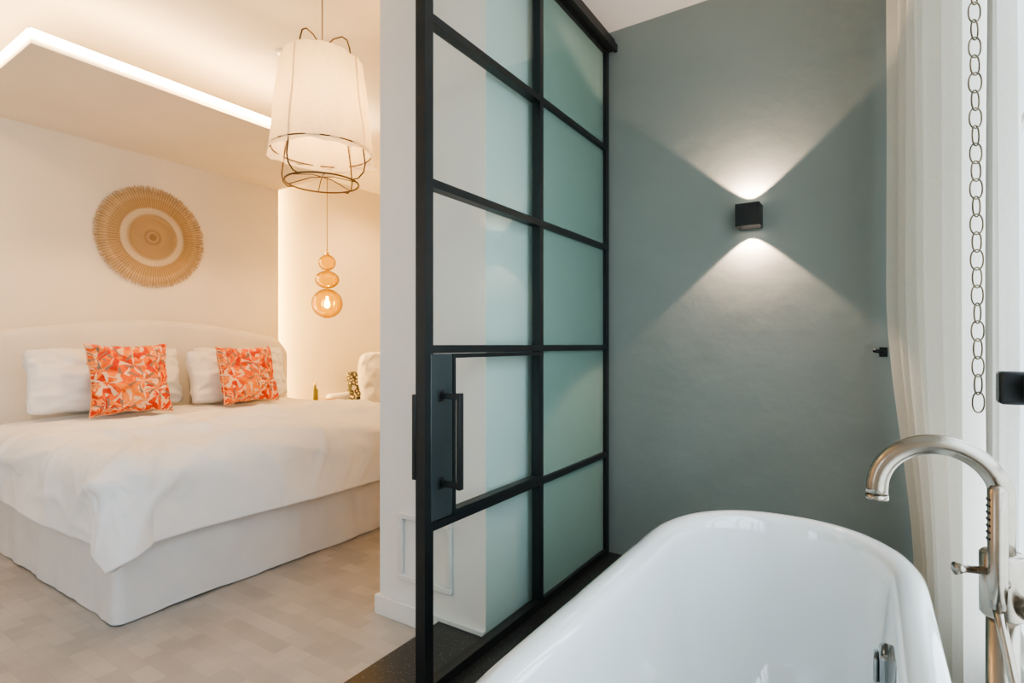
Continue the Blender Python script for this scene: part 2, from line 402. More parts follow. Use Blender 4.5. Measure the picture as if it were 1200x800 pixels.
w1 = window('window_1', 'x', XW+.05, WY0, WY1, WZ0, WZ1, 3, 3, 'tall white-framed window beside the tub')
window('fill_window', 'y', YN-.08, a0, a1, .5, 2.3, 2, 2, 'unseen white-framed window added for fill daylight in the bedroom')  # unseen window, added so daylight reaches the bed side and pillar
# black latch on the window
bm = bmesh.new(); add_box(bm, .268, .38, 1.76, 1.815, 1.055, 1.135); add_box(bm, .31, .38, 1.60, 1.76, 1.06, 1.13)
finish('window_latch', bm, M['black'], parent=w1, bevel=.008, label='black metal latch box')

# ---------------------------------------------------------------- door_1 : steel framed glass
d = empty('door_1', (XD, 1.8, BF), 'black steel framed glass sliding door beside the tub', 'sliding door'); d['kind'] = 'structure'
Y0, Y1, YM = 1.303, 2.775, 2.045
zb = [H-1.13, H-.59, H-.014, H+.525, H+1.06, H+1.60]
xf0, xf1 = XD-.02, XD+.02
bl = [(xf0, xf1, Y0, Y0+.040, BF+.003, 2.80), (xf0, xf1, Y1-.04, Y1, BF+.003, 2.80), (xf0, xf1, YM-.015, YM+.015, BF+.003, 2.80)]
for i, z in enumerate(zb):
    t = .0135 if 0 < i < 5 else .03
    z0 = z-t if i else BF+.003
    bl.append((xf0, xf1, Y0+.040, YM-.015, z0, z+t)); bl.append((xf0, xf1, YM+.015, Y1-.04, z0, z+t))
boxes('door_frame', bl, M['black'], parent=d)
for j in range(5):
    za, zc = zb[j]+.012, zb[j+1]-.012
    ya = 1.453 if j == 1 else Y0+.038
    box('glass_pane', (XD-.003, XD+.003, ya, YM-.013, za, zc), M['glass'], parent=d, label='clear glass pane')
    box('glass_pane', (XD-.003, XD+.003, YM+.013, Y1-.038, za, zc), M['frost'], parent=d, label='frosted greenish glass pane')
lp = box('lock_plate', (XD-.028, XD+.024, Y0+.025, 1.438, H-.572, H-.03), M['steel_plate'], parent=d, bevel=.003, label='dark steel lock box')
za, zc = zb[1]+.016, zb[2]-.016
boxes('pane_frame', [(XD-.014, XD+.024, 1.440, 1.454, za, zc), (XD-.014, XD+.024, YM-.030, YM-.0155, za, zc), (XD-.014, XD+.024, 1.454, YM-.030, za, za+.014), (XD-.014, XD+.024, 1.454, YM-.030, zc-.014, zc)], M['black'], parent=d)
# handle
bm = bmesh.new(); hx = XD+.104; hy = 1.375
add_box(bm, hx-.008, hx+.008, hy-.010, hy+.010, .735, 1.045)
for z in (.738, 1.024): add_box(bm, XD+.024, hx-.008, hy-.009, hy+.009, z, z+.018)
add_box(bm, XD+.024, XD+.028, hy-.015, hy+.015, .728, .766); add_box(bm, XD+.024, XD+.028, hy-.015, hy+.015, 1.014, 1.052)
finish('door_handle', bm, M['black'], parent=d, bevel=.002)
box('edge_pull', (XD-.034, XD-.02, Y0-.003, Y0+.04, .765, 1.04), M['black'], parent=d, bevel=.002)
bm = bmesh.new(); add_box(bm, XD-.045, XD+.045, .1, YB-.002, 2.80, 2.86); add_box(bm, XD+.045, XD+.06, .1, YB-.002, 2.79, 2.80+.03)
finish('sliding_track', bm, M['black'], parent=d)

# ---------------------------------------------------------------- bathtub
TC = -.220
def tub_ring(off, z, n=96):
    cx, hw = TC, .342; cyf, cyn = 1.59, .80; ra = .415
    pts = []
    W, R = hw-off, ra-off
    e = 2/2.25
    def sp(c): return math.copysign(abs(c)**e, c)
    for i in range(n//2+1):
        a = pi*i/(n//2); pts.append((cx+W*sp(cos(a)), cyf+R*sp(sin(a)), z))
    for k in range(1, 8): pts.append((cx-W, cyf+(cyn-cyf)*k/8, z))
    for i in range(n//2+1):
        a = pi+pi*i/(n//2); pts.append((cx+W*sp(cos(a)), cyn+R*sp(sin(a)), z))
    for k in range(1, 8): pts.append((cx+W, cyn+(cyf-cyn)*k/8, z))
    return pts
tb = empty('bathtub', (TC, 1.2, BF), 'freestanding white enamel bathtub with rounded rim', 'bathtub')
prof = [(.13, BF+.001), (.115, BF+.01), (.08, .25), (.058, .42), (.046, .555), (.040, .574), (.024, .580), (.010, .584), (.001, .597), (0, .614), (.005, .631), (.017, .643), (.034, .649), (.052, .648), (.066, .640), (.075, .624), (.080, .59), (.086, .53), (.095, .44), (.109, .33), (.131, .23), (.165, .155), (.21, .122), (.25, .113), (.29, .110)]
bm = bmesh.new(); rings = [[bm.verts.new(p) for p in tub_ring(o, z)] for o, z in prof]
for a, b in zip(rings, rings[1:]):
    n = len(a)
    for k in range(n): bm.faces.new((a[k], a[(k+1) % n], b[(k+1) % n], b[k]))
bm.faces.new(rings[0]); bm.faces.new(rings[-1])
finish('tub_body', bm, M['tub'], parent=tb, smooth=True)
ox = TC+.342-.089
bm = bmesh.new()
add_box(bm, ox-.014, ox+.012, 1.355, 1.425, .480, .562)
finish('overflow_plate', bm, M['chrome'], parent=tb, bevel=.010, seg=3, label='chrome overflow plate')
bm = bmesh.new(); add_box(bm, ox-.024, ox-.0135, 1.366, 1.414, .495, .547)
finish('overflow_knob', bm, M['chrome'], parent=tb, bevel=.006)
lathe('drain', (TC, 1.21, .1095), [(.0, .001), (.034, .001), (.036, .004), (.03, .007), (.0, .008)], M['chrome'], n=28, cap=(False, False), parent=tb)

# ---------------------------------------------------------------- faucet
fx, fy = .177, 1.137
fc = empty('bathtub_faucet', (fx, fy, BF), 'floor-standing brushed nickel tub filler with arched spout', 'faucet')
lathe('faucet_base', (fx, fy, BF), [(.0, 0), (.045, 0), (.045, .008), (.03, .014), (.0, .014)], M['nickel'], n=32, cap=(False, False), parent=fc)
tube('standpipe', [(fx, fy, BF+.01), (fx, fy, .78)], .021, M['nickel'], n=24, parent=fc)
lathe('mixer_body', (fx, fy, .775), [(.0, 0), (.026, 0), (.029, .004), (.029, .096), (.026, .1), (.0, .1)], M['nickel'], n=32, cap=(False, False), parent=fc)
R = .082; cz = .954
pts = [(fx, fy, .87), (fx, fy, .92)]
for i in range(25):
    a = pi*i/24; pts.append((fx-R+R*cos(a), fy, cz+R*sin(a)))
pts.append((fx-2*R, fy, cz-.012))
tube('spout', pts, .0162, M['nickel'], n=28, parent=fc)
tube('spout_ring', [(fx-2*R, fy, cz-.02), (fx-2*R, fy, cz-.012)], .0172, M['nickel'], n=28, parent=fc)
tube('lever', [(fx-.02, fy-.01, .845), (fx-.05, fy-.028, .848), (fx-.062, fy-.034, .848)], [.006, .006, .010], M['nickel'], n=16, parent=fc)
tube('lever', [(fx+.02, fy-.012, .80), (fx+.035, fy-.04, .80), (fx+.045, fy-.055, .80)], [.016, .018, .018], M['nickel'], n=20, parent=fc)
hs = (fx-.012, fy-.040)
tube('hand_shower', [(hs[0], hs[1], .80), (hs[0], hs[1], .84), (hs[0], hs[1], .98), (hs[0], hs[1], .985)], [.010, .0125, .0125, .009], M['nickel'], n=20, parent=fc)
bm = bmesh.new()
for k in range(7):
    z = .905+k*.010
    for s in (-1, 1):
        c = (hs[0]-.0115, hs[1]-.003+s*.0035, z)
        add_tube(bm, [(c[0], c[1], c[2]), (c[0]-.0022, c[1], c[2])], .0019, 8)
finish('spray_nozzle', bm, M['dark'], parent=fc, label='black rubber spray nozzles')
tube('shower_holder', [(fx, fy-.025, .835), (hs[0], hs[1]+.005, .835)], .008, M['nickel'], n=12, parent=fc)
hp = [(hs[0], hs[1], .80)]
for i in range(1, 21):
    t = i/20; hp.append((hs[0]+.03*sin(t*pi), hs[1]-.07*sin(t*pi), .80-.62*t if t < .9 else .80-.62*.9+.02*(t-.9)))
tube('shower_hose', hp, .007, M['nickel'], n=10, parent=fc)

# ---------------------------------------------------------------- sconce
sx, sz = -.465, 1.80; hs_ = .052
sc = empty('wall_sconce', (sx, YB, sz-hs_), 'small black cube wall lamp shining up and down', 'wall lamp')
bm = bmesh.new(); t = .005; y1 = YB-.014; y0 = y1-.098
add_box(bm, sx-hs_, sx-hs_+t, y0, y1, sz-hs_, sz+hs_); add_box(bm, sx+hs_-t, sx+hs_, y0, y1, sz-hs_, sz+hs_)
add_box(bm, sx-hs_+t, sx+hs_-t, y0, y0+t, sz-hs_, sz+hs_); add_box(bm, sx-hs_+t, sx+hs_-t, y1-t, y1, sz-hs_, sz+hs_)
finish('lamp_housing', bm, M['black'], parent=sc)
box('lamp_mount', (sx-.035, sx+.035, y1, YB-.0005, sz-.035, sz+.035), M['black'], parent=sc)
for s in (-1, 1):
    z = sz+s*(hs_-.03)
    box('lamp_lens', (sx-hs_+t, sx+hs_-t, y0+t, y1-t, min(z, z+s*.004), max(z, z+s*.004)), M['lens'], parent=sc)
    l = bpy.data.lights.new('sconce_spot', 'SPOT'); l.energy = 36; l.color = (1, .67, .49); l.spot_size = radians(100); l.spot_blend = .18; l.shadow_soft_size = .006
    lo = bpy.data.objects.new('sconce_spot', l); lo.location = (sx, YB-.055, sz+s*(hs_-.002)); lo.rotation_euler = (pi if s > 0 else 0, 0, 0); COL.objects.link(lo)
    lo.parent = sc; lo.matrix_parent_inverse = Matrix.Translation(sc.location).inverted()

# hook on back wall
hk = empty('curtain_holdback', (.055, YB, 1.17), 'small black curtain hook on the grey-green wall', 'hook')
box('hook_plate', (.040, .070, YB-.006, YB-.0005, 1.15, 1.19), M['black'], parent=hk, bevel=.002)
tube('hook_peg', [(.055, YB-.006, 1.17), (.055, YB-.05, 1.17), (.04, YB-.07, 1.172), (.018, YB-.07, 1.178)], .008, M['black'], n=12, parent=hk)

# ---------------------------------------------------------------- curtains
def curtain(name, pleats, m, label, low=None, z0=BF+.01, z1=2.80, seed=0, nz=50):
    P = [Vector(p) for p in pleats]
    def cr(p0, p1, p2, p3, t):
        return .5*((2*p1)+(-p0+p2)*t+(2*p0-5*p1+4*p2-p3)*t*t+(-p0+3*p1-3*p2+p3)*t**3)
    bm = bmesh.new(); rows = []
    for j in range(nz+1):
        z = z0+(z1-z0)*j/nz
        Q = []
        for i, p in enumerate(P):
            q = p+Vector((noise.noise(Vector((i*1.7+seed, z*.5, 0))), noise.noise(Vector((i*1.7+seed, z*.5, 5)))))*.010
            if low:
                t = max(0, min(1, (1.45-z)/1.2)); t = t*t*(3-2*t)
                s = 1-i/(len(P)-1); q = q+Vector(low)*t*s
            Q.append(q)
        row = []; K = 10
        for i in range(len(Q)-1):
            for k in range(K):
                row.append(cr(Q[max(i-1, 0)], Q[i], Q[i+1], Q[min(i+2, len(Q)-1)], k/K))
        row.append(Q[-1])
        rows.append([bm.verts.new((q.x, q.y, z)) for q in row])
    for r0, r1 in zip(rows, rows[1:]):
        for i in range(len(r0)-1): bm.faces.new((r0[i], r0[i+1], r1[i+1], r1[i]))
    return finish(name, bm, m, smooth=True, label=label, cat='curtain')
def zigzag(P0, P1, n, amp, seed):
    a, b = Vector(P0), Vector(P1); dv = b-a; nv = Vector((-dv.y, dv.x)).normalized()
    if nv.x > 0: nv = -nv
    rnd = random.Random(seed); out = []
    for i in range(n+1):
        s = i/n
        out.append(a+dv*min(1, max(0, s+rnd.uniform(-.18, .18)/n))+nv*((amp if i % 2 == 0 else -amp)*rnd.uniform(.6, 1.3)))
    return out
curtain('curtain', zigzag((.095, 2.70), (.262, 1.985), 14, .033, 3), M['curtain'], 'heavy cream linen curtain hanging in deep folds', low=(.09, -.03), seed=1)
curtain('curtain', zigzag((.298, 1.925), (.322, 1.83), 4, .010, 5), M['sheer'], 'sheer white curtain panel next to the window', seed=7)
tube('curtain_rod', [(.322, YN+.3, 2.815), (.322, 1.72, 2.815), (.322, 1.80, 2.815), (.228, 1.85, 2.815), (.262, 2.03, 2.815), (.11, 2.72, 2.815)], .012, M['black'], n=14, label='black curtain rod above the window', cat='curtain rod')
# chain
bm = bmesh.new(); z = 2.815; i = 0
while z > 1.03:
    t = (2.13-z)/1.15
    cx, cy = .231+.008*t, 1.845-.01*t
    a0_ = radians(34+(16 if i % 2 else -12) + random.uniform(-8, 8)); pts = []
    dx, dy = cos(a0_), sin(a0_)
    for k in range(20):
        an = 2*pi*k/20; u = .0145*cos(an); v = .0265*math.copysign(abs(sin(an))**.85, sin(an))
        pts.append((cx+u*dx, cy+u*dy, z-.015+v))
    add_tube(bm, pts, .0020, 6, closed=True)
    z -= .046; i += 1
finish('chain', bm, M['bronze'], smooth=True, label='long bronze chain of oval links hanging on the curtain', cat='chain')

# ---------------------------------------------------------------- bed
bx0, bx1, by0, by1 = -4.70, -2.68, 1.03, 3.09
bed = empty('bed', ((bx0+bx1)/2, (by0+by1)/2, 0), 'king bed with cream slipcovered headboard and white skirt', 'bed')
box('mattress', (bx0, bx1-.05, by0+.04, by1-.04, .34, .60), M['linen'], parent=bed, bevel=.05, seg=4)
bm = bmesh.new(); per = []
def seg(p, q, n):
    for i in range(n):
        t = i/n; per.append(((p[0]+(q[0]-p[0])*t, p[1]+(q[1]-p[1])*t)))
Rc = .03
seg((bx0, by0), (bx1-Rc, by0), 150)
for i in range(8):
    a = -pi/2+pi/2*i/8; per.append((bx1-Rc+Rc*cos(a), by0+Rc+Rc*sin(a)))
seg((bx1, by0+Rc), (bx1, by1-Rc), 150)
for i in range(8):
    a = pi/2*i/8; per.append((bx1-Rc+Rc*cos(a), by1-Rc+Rc*sin(a)))
seg((bx1-Rc, by1), (bx0, by1), 100)
rows = []
nzr = 14
for j in range(nzr+1):
    z = .006+.46*j/nzr; row = []
    for i, (x, y) in enumerate(per):
        c = Vector((x-(bx0+bx1)/2, y-(by0+by1)/2))
        dx = max(0, abs(x-(bx0+bx1)/2)-((bx1-bx0)/2-Rc)-1e-6); dy = max(0, abs(y-(by0+by1)/2)-((by1-by0)/2-Rc)-1e-6)
        nv = Vector((math.copysign(dx, c.x), math.copysign(dy, c.y)))
        if x < bx0+.06: nv = Vector((0, math.copysign(1, c.y)))
        nv = nv.normalized() if nv.length else Vector((0, 1))
        f = 1-j/nzr
        s_ = x-y
        rip = noise.noise(Vector((s_*6, 3.3, z*.8)))+.4*noise.noise(Vector((s_*16, 1.3, z*1.2)))
        off = .008*f+.013*(.25+.75*f)*rip+.005*noise.noise(Vector((x*3, y*3, z*9)))
        zz = z+(.010*noise.noise(Vector((x*4, y*4, 5))) if j == 0 else 0)
        row.append(bm.verts.new((x+nv.x*off, y+nv.y*off, max(.003, zz))))
    rows.append(row)
for r0, r1 in zip(rows, rows[1:]):
    for i in range(len(per)-1): bm.faces.new((r0[i], r0[i+1], r1[i+1], r1[i]))
finish('bed_skirt', bm, M['skirt'], parent=bed, smooth=True)
# headboard
yc = 2.09
def hb_top(y):
    t = abs(y-yc)/1.18
    z = 1.40-.17*(max(0, t-.05)**1.6)
    if t > .86: z -= .14*((t-.86)/.14)**2
    return z
bm = bmesh.new(); n = 80; F, B_ = [], []
ys = [yc-1.18+2.36*i/n for i in range(n+1)]
nv_ = 22
def hbx(side, v, y):
    t = abs(y-yc)/1.18; r = max(0, 1-((1-t)/.035)) if t > .965 else 0
    k = max(0, (v-.95)/.05)
    return side*.055*math.sqrt(max(0, 1-max(r, k)**2))
for side, L in ((1, F), (-1, B_)):
    for i, y in enumerate(ys):
        colv = []
        for j in range(nv_+1):
            v = 1-(1-j/nv_)**1.8
            z = .05+(hb_top(y)-.05)*v
            wr = .004*noise.noise(Vector((y*3, z*4, side)))
            colv.append(bm.verts.new((-4.765+hbx(side, v, y)+wr*side, y, z)))
        L.append(colv)
for L in (F, B_):
    for i in range(n):
        for j in range(nv_): bm.faces.new((L[i][j], L[i+1][j], L[i+1][j+1], L[i][j+1]))
for i in range(n): bm.faces.new((F[i][-1], F[i+1][-1], B_[i+1][-1], B_[i][-1])); bm.faces.new((F[i][0], F[i+1][0], B_[i+1][0], B_[i][0]))
for i in (0, n):
    for j in range(nv_): bm.faces.new((F[i][j], F[i][j+1], B_[i][j+1], B_[i][j]))
finish('headboard', bm, M['headboard'], parent=bed, smooth=True, label='curved cream slipcovered headboard')

# duvet
def ridge(v, k=2.0):
    return 1-min(1, abs(noise.noise(v))*k)
def duvet():
    bm = bmesh.new()
    X0, La = -4.50, 1.755; yc_ = 2.06; Lb = .94; OV = .425; R = .13; top = .70
    na, nb = 230, 280
    g = []
    for i in range(na+1):
        a = -.0+(La+OV)*i/na; row = []
        for j in range(nb+1):
            b = -(Lb+OV)+2*(Lb+OV)*j/nb
            ex = max(0, a-La); ey = max(0, abs(b)-Lb); sg = 1 if b > 0 else -1
            ac, bc = min(a, La), max(-Lb, min(Lb, b))
            m = max(ex, ey)
            hx = dz = 0; dr = Vector((0, 0)); th = 0; q = 0
            if m > 0:
                dr = Vector((ex, ey*sg)).normalized(); mn = min(ex, ey); th = atan2(ey, ex)
                e = m*(1+.19*(mn/m))
                an = min(e/R, pi/2); hx = R*sin(an); dz = R*(1-cos(an)); rest = max(0, e-R*pi/2)
                q = rest/(OV-R*pi/2)
                ph = ac*5+bc*5*sg+th*3.0
                fold = sin(ph+2*noise.noise(Vector((ac*.8, bc*.8, 2))))
                hx += rest*.05+q*.012*fold+(.050*q*sin(2*th))*(1+.25*sin(th*5))
                dz += rest
                dz += q*.012*noise.noise(Vector((ac*1.0, bc*1.0, 9)))
            x = X0+ac+dr.x*hx; y = yc_+bc+dr.y*hx
            wx = a+.35*noise.noise(Vector((a*1.3, b*1.3, 20))); wy = b+.35*noise.noise(Vector((a*1.3, b*1.3, 30)))
            w1 = noise.noise(Vector((a*1.8, b*1.8, 0)))*.034
            w2 = ridge(Vector((wx*2.6, wy*1.5, 4)))**4*.028+ridge(Vector((wx*1.8, wy*4.2, 14)))**4*.020
            w3 = ridge(Vector((wx*6+wy*2, wy*6-wx*2, 7)))**3*.007
            edge = min(1, max(0, (min(La-a, Lb-abs(b)))/.35)); puff = .03*(1-(1-edge)**2) if m == 0 else 0
            hd = max(0, 1-a/.12)
            pl = max(0, min(1, 1-(a-.64)/.25))  # flattened under the pillows
            wk = 1-.8*pl
            ins = 1 if m == 0 else max(0, 1-m/.2)
            z = top+w1*ins*wk+(w2+w3)*wk*(1 if m == 0 else max(0, 1-m/.12))+puff*(1-.6*pl)-dz-.04*hd*hd
            if m > 0:
                kk = min(1, m/.12)*(1-.85*q)
                n3 = kk*(noise.noise(Vector((a*4, b*4, 11)))*.010+w2*.8+w3)
                x += dr.x*n3; y += dr.y*n3
            row.append(bm.verts.new((x, y, max(z, .12))))
        g.append(row)
    for i in range(na):
        for j in range(nb): bm.faces.new((g[i][j], g[i+1][j], g[i+1][j+1], g[i][j+1]))
    return finish('duvet', bm, M['linen'], smooth=True, label='rumpled white duvet draped over the bed', cat='duvet', solid=.042)
duvet()

# pillows
def pillow(name, w, h, T, m, base, tilt, yaw, label, cat, group, k=.07, seed=0, roll=0, piping=False, pinch=.45, rnd=.035):
    bm = bmesh.new(); n = 44; G = {}
    for s in (1, -1):
        for i in range(n+1):
            for j in range(n+1):
                u = -cos(pi*i/n); v = -cos(pi*j/n)
                bnd = i in (0, n) or j in (0, n)
                if bnd and s == -1: G[(s, i, j)] = G[(1, i, j)]; continue
                cr = 1-rnd*(abs(u*v)**6)
                x = w/2*u*(1-k*(1-v*v))*cr; z = h/2*v*(1-k*(1-u*u))*cr
                x += .008*noise.noise(Vector((u*3+seed, v*3, 7))); z += .010*noise.noise(Vector((u*3+seed, v*3, 17)))
                th = T/2*(max(0, (1-u*u))*max(0, (1-v*v)))**pinch
                th *= 1+.22*noise.noise(Vector((u*1.7+seed, v*1.7, s)))
                th += (.014*noise.noise(Vector((u*4+seed, v*5, s*3)))+.018*ridge(Vector((u*2.2+seed, v*2.2, s*5)))**4 if not bnd else 0)
                G[(s, i, j)] = bm.verts.new((x, s*th, z))
    for s in (1, -1):
        for i in range(n):
            for j in range(n): bm.faces.new((G[s, i, j], G[s, i+1, j], G[s, i+1, j+1], G[s, i, j+1]))
    def MX(tl): return Matrix.Translation(Vector(base)) @ Matrix.Rotation(radians(yaw), 4, 'Z') @ Matrix.Rotation(radians(90), 4, 'Z') @ Matrix.Rotation(radians(tl), 4, 'X') @ Matrix.Rotation(radians(roll), 4, 'Y') @ Matrix.Translation(Vector((0, 0, h/2)))
    Mx = MX(tilt)
    if (Mx @ Vector((0, 0, h/2))).x > base[0]: Mx = MX(-tilt)
    zmin = min((Mx @ v.co).z for v in bm.verts)
    Mx = Matrix.Translation(Vector((0, 0, base[2]-zmin))) @ Mx
    if piping:
        loop = []
        for i in range(n): loop.append(G[1, i, 0].co.copy())
        for j in range(n): loop.append(G[1, n, j].co.copy())
        for i in range(n, 0, -1): loop.append(G[1, i, n].co.copy())
        for j in range(n, 0, -1): loop.append(G[1, 0, j].co.copy())
        loop = [p for q, p in enumerate(loop) if q == 0 or (p-loop[q-1]).length > 1e-4]
        e = empty(name, base, label, cat, group)
        b2 = bmesh.new(); add_tube(b2, loop, .0045, 8, closed=True); bmesh.ops.transform(b2, matrix=Mx, verts=b2.verts)
        bmesh.ops.transform(bm, matrix=Mx, verts=bm.verts)
        finish('cushion_cover', bm, m, parent=e, smooth=True); finish('piping', b2, M['piping'], parent=e, smooth=True)
        return e
    bmesh.ops.transform(bm, matrix=Mx, verts=bm.verts)
    return finish(name, bm, m, smooth=True, label=label, cat=cat, group=group)
pillow('pillow', .80, .44, .19, M['linen'], (-4.48, 1.78, .75), 15, 0, 'white pillow leaning on the headboard', 'pillow', 'white pillows', seed=1, k=.05, pinch=.42)
pillow('pillow', .80, .44, .19, M['linen'], (-4.48, 2.69, .75), 15, 0, 'white pillow leaning on the headboard', 'pillow', 'white pillows', seed=2, k=.05, pinch=.42)
pillow('pillow', .82, .43, .22, M['linen'], (-4.21, 1.545, .75), 16, -2, 'plump white pillow propped behind a coral cushion', 'pillow', 'white pillows', seed=3, k=.07, pinch=.42, rnd=.08, roll=1.5)
pillow('pillow', .80, .43, .22, M['linen'], (-4.21, 2.49, .75), 16, 2, 'plump white pillow propped behind a coral cushion', 'pillow', 'white pillows', seed=4, k=.07, pinch=.42, rnd=.08)
pillow('cushion', .46, .46, .18, M['coral'], (-3.95, 1.61, .755), 14, -4, 'square coral print cushion on the bed', 'cushion', 'coral cushions', seed=5, piping=True, k=.09, rnd=0)
pillow('cushion', .45, .44, .18, M['coral'], (-3.95, 2.42, .755), 15, 3, 'square coral print cushion on the bed', 'cushion', 'coral cushions', seed=6, piping=True, k=.09, rnd=0)

# ---------------------------------------------------------------- woven disc
bm = bmesh.new(); c0 = Vector((-4.845, 2.105, 2.065)); n = 120
prf = [(.0, .022), (.03, .024), (.06, .018), (.10, .020), (.15, .018), (.17, .024), (.19, .018), (.23, .018), (.245, .024), (.27, .020), (.31, .018), (.36, .012), (.375, .0)]
rings = []
for r, h_ in prf[1:]:
    rings.append([bm.verts.new((c0.x+h_, c0.y+r*cos(2*pi*k/n), c0.z+r*sin(2*pi*k/n))) for k in range(n)])
cv = bm.verts.new((c0.x+.022, c0.y, c0.z))
for k in range(n): bm.faces.new((cv, rings[0][k], rings[0][(k+1) % n]))
for a, b in zip(rings, rings[1:]):
    for k in range(n): bm.faces.new((a[k], a[(k+1) % n], b[(k+1) % n], b[k]))
for k in range(900):  # fringe
    a = 2*pi*k/900+random.uniform(-.004, .004); r1 = .400+random.uniform(-.014, .012); a2 = a+random.uniform(-.018, .018); wd = .0024
    x0 = c0.x+.006+random.uniform(0, .010)
    def P(r, an, t): return bm.verts.new((x0+.004, c0.y+r*cos(an)-t*sin(an), c0.z+r*sin(an)+t*cos(an)))
    bm.faces.new((P(.33, a, -wd), P(.33, a, wd), P(r1, a2, wd*.7), P(r1, a2, -wd*.7)))
finish('woven_wall_disc', bm, M['straw'], label='round woven straw wall decoration with fringed rim', cat='wall decoration', origin=(c0.x, c0.y, c0.z-.405))

# ---------------------------------------------------------------- big pendant
pc = (-2.345, 1.815)
pe = empty('pendant_lamp', (pc[0], pc[1], 2.03), 'large pendant with white cotton shade over a bronze cage', 'pendant lamp')
bm = bmesh.new(); n = 120; rings = []
for j in range(19):
    t = j/18; row = []
    for k in range(n):
        a = 2*pi*k/n; c4 = max(0, cos(2*(a-.95)))**6
        r = .200+(.248-.200)*t**.9 + (.006+.006*t)*noise.noise(Vector((cos(a)*4, sin(a)*4, t*1.5)))*2 + .026*c4*t**4 + .006*noise.noise(Vector((cos(a)*3, sin(a)*3, t*2)))
        z = 2.650-.485*t + (.022*noise.noise(Vector((cos(a)*2, sin(a)*2, 4)))-.035*c4)*t**3 + .016*noise.noise(Vector((cos(a)*2.5, sin(a)*2.5, 9)))*(1-t)
        row.append(bm.verts.new((pc[0]+r*cos(a), pc[1]+r*sin(a), z)))
    rings.append(row)
for a, b in zip(rings, rings[1:]):
    for k in range(n): bm.faces.new((a[k], a[(k+1) % n], b[(k+1) % n], b[k]))
finish('lamp_shade', bm, M['shade'], parent=pe, smooth=True)
bm = bmesh.new()
def ring(r, z, t=.005):
    add_tube(bm, [(pc[0]+r*cos(2*pi*k/48), pc[1]+r*sin(2*pi*k/48), z) for k in range(48)], t, 8, closed=True)
ring(.170, 2.655, .0035); ring(.244, 2.19, .0036); ring(.18, 2.03, .0046)
for k in range(4):
    a = 2*pi*k/4+.25
    pr = [(.012, 2.725), (.07, 2.755), (.12, 2.758), (.15, 2.735), (.165, 2.69), (.170, 2.655), (.180, 2.60), (.198, 2.45), (.216, 2.30), (.240, 2.2), (.250, 2.14), (.256, 2.10), (.246, 2.06), (.215, 2.033), (.18, 2.03)]
    add_tube(bm, [(pc[0]+r*cos(a), pc[1]+r*sin(a), z) for r, z in pr], .0038, 8)
for k in range(3):
    a = 2*pi*k/3+.5
    add_tube(bm, [(pc[0]+.18*cos(a), pc[1]+.18*sin(a), 2.03), (pc[0]+.06*cos(a), pc[1]+.06*sin(a), 2.06), (pc[0]-.06*cos(a), pc[1]-.06*sin(a), 2.06), (pc[0]-.18*cos(a), pc[1]-.18*sin(a), 2.03)], .0026, 6)
finish('lamp_cage', bm, M['cane'], parent=pe, smooth=True)
tube('lamp_cord', [(pc[0], pc[1], 2.60), (pc[0], pc[1], CR-.02)], .0035, M['cord'], n=8, parent=pe)
lathe('ceiling_rose', (pc[0], pc[1], CR-.03), [(0, 0), (.05, .005), (.055, .0295), (0, .0295)], M['trim'], n=24, cap=(False, False), parent=pe)
lathe('light_bulb', (pc[0], pc[1], 2.42), [(0, 0), (.025, .01), (.035, .04), (.025, .075), (.014, .1), (.014, .18), (0, .18)], M['bulb'], n=20, cap=(False, False), parent=pe)
def plight(name, loc, e, col, r, par=None):
    l = bpy.data.lights.new(name, 'POINT'); l.energy = e; l.color = col; l.shadow_soft_size = r
    o = bpy.data.objects.new(name, l); o.location = loc; COL.objects.link(o)
    if par: o.parent = par; o.matrix_parent_inverse = Matrix.Translation(par.location).inverted()
plight('pendant_light', (pc[0], pc[1], 2.36), 11, (1, .58, .25), .04, pe)

# ---------------------------------------------------------------- amber pendant
ac = (-4.60, 3.62)
ae = empty('glass_pendant', (ac[0], ac[1], 1.47), 'amber glass pendant of three stacked bubbles beside the bed', 'pendant lamp')
def bub(zc, rx, rz, n=18, hole=.12):
    return [(rx*max(.02, sin(pi*i/n)) if 0 < i < n else rx*hole, zc-rz*cos(pi*i/n)) for i in range(n+1)]
rib = lambda k, i: 1+.03*abs(sin(k*pi*12/96))
for nm, zc_, rx, rz in (('glass_bubble', 1.620, .148, .148), ('glass_bubble', 1.862, .115, .090), ('glass_bubble', 2.034, .082, .080)):
    lathe(nm, (ac[0], ac[1], 0), bub(zc_, rx, rz), M['amber'], n=96, cap=(False, False), parent=ae, rf=rib)
lathe('lamp_fitting', (ac[0], ac[1], 2.11), [(0, 0), (.02, 0), (.02, .03), (.008, .05), (0, .05)], M['gold'], n=20, cap=(False, False), parent=ae)
tube('lamp_cord', [(ac[0], ac[1], 2.14), (ac[0], ac[1], CR-.001)], .0045, M['cord'], n=8, parent=ae)
lathe('light_bulb', (ac[0], ac[1], 1.57), [(0, 0), (.022, .012), (.03, .04), (.022, .07), (.012, .09), (.012, .12), (0, .12)], M['bulb'], n=20, cap=(False, False), parent=ae)
plight('amber_light', (ac[0], ac[1], 1.62), 18, (1, .70, .32), .04, ae)

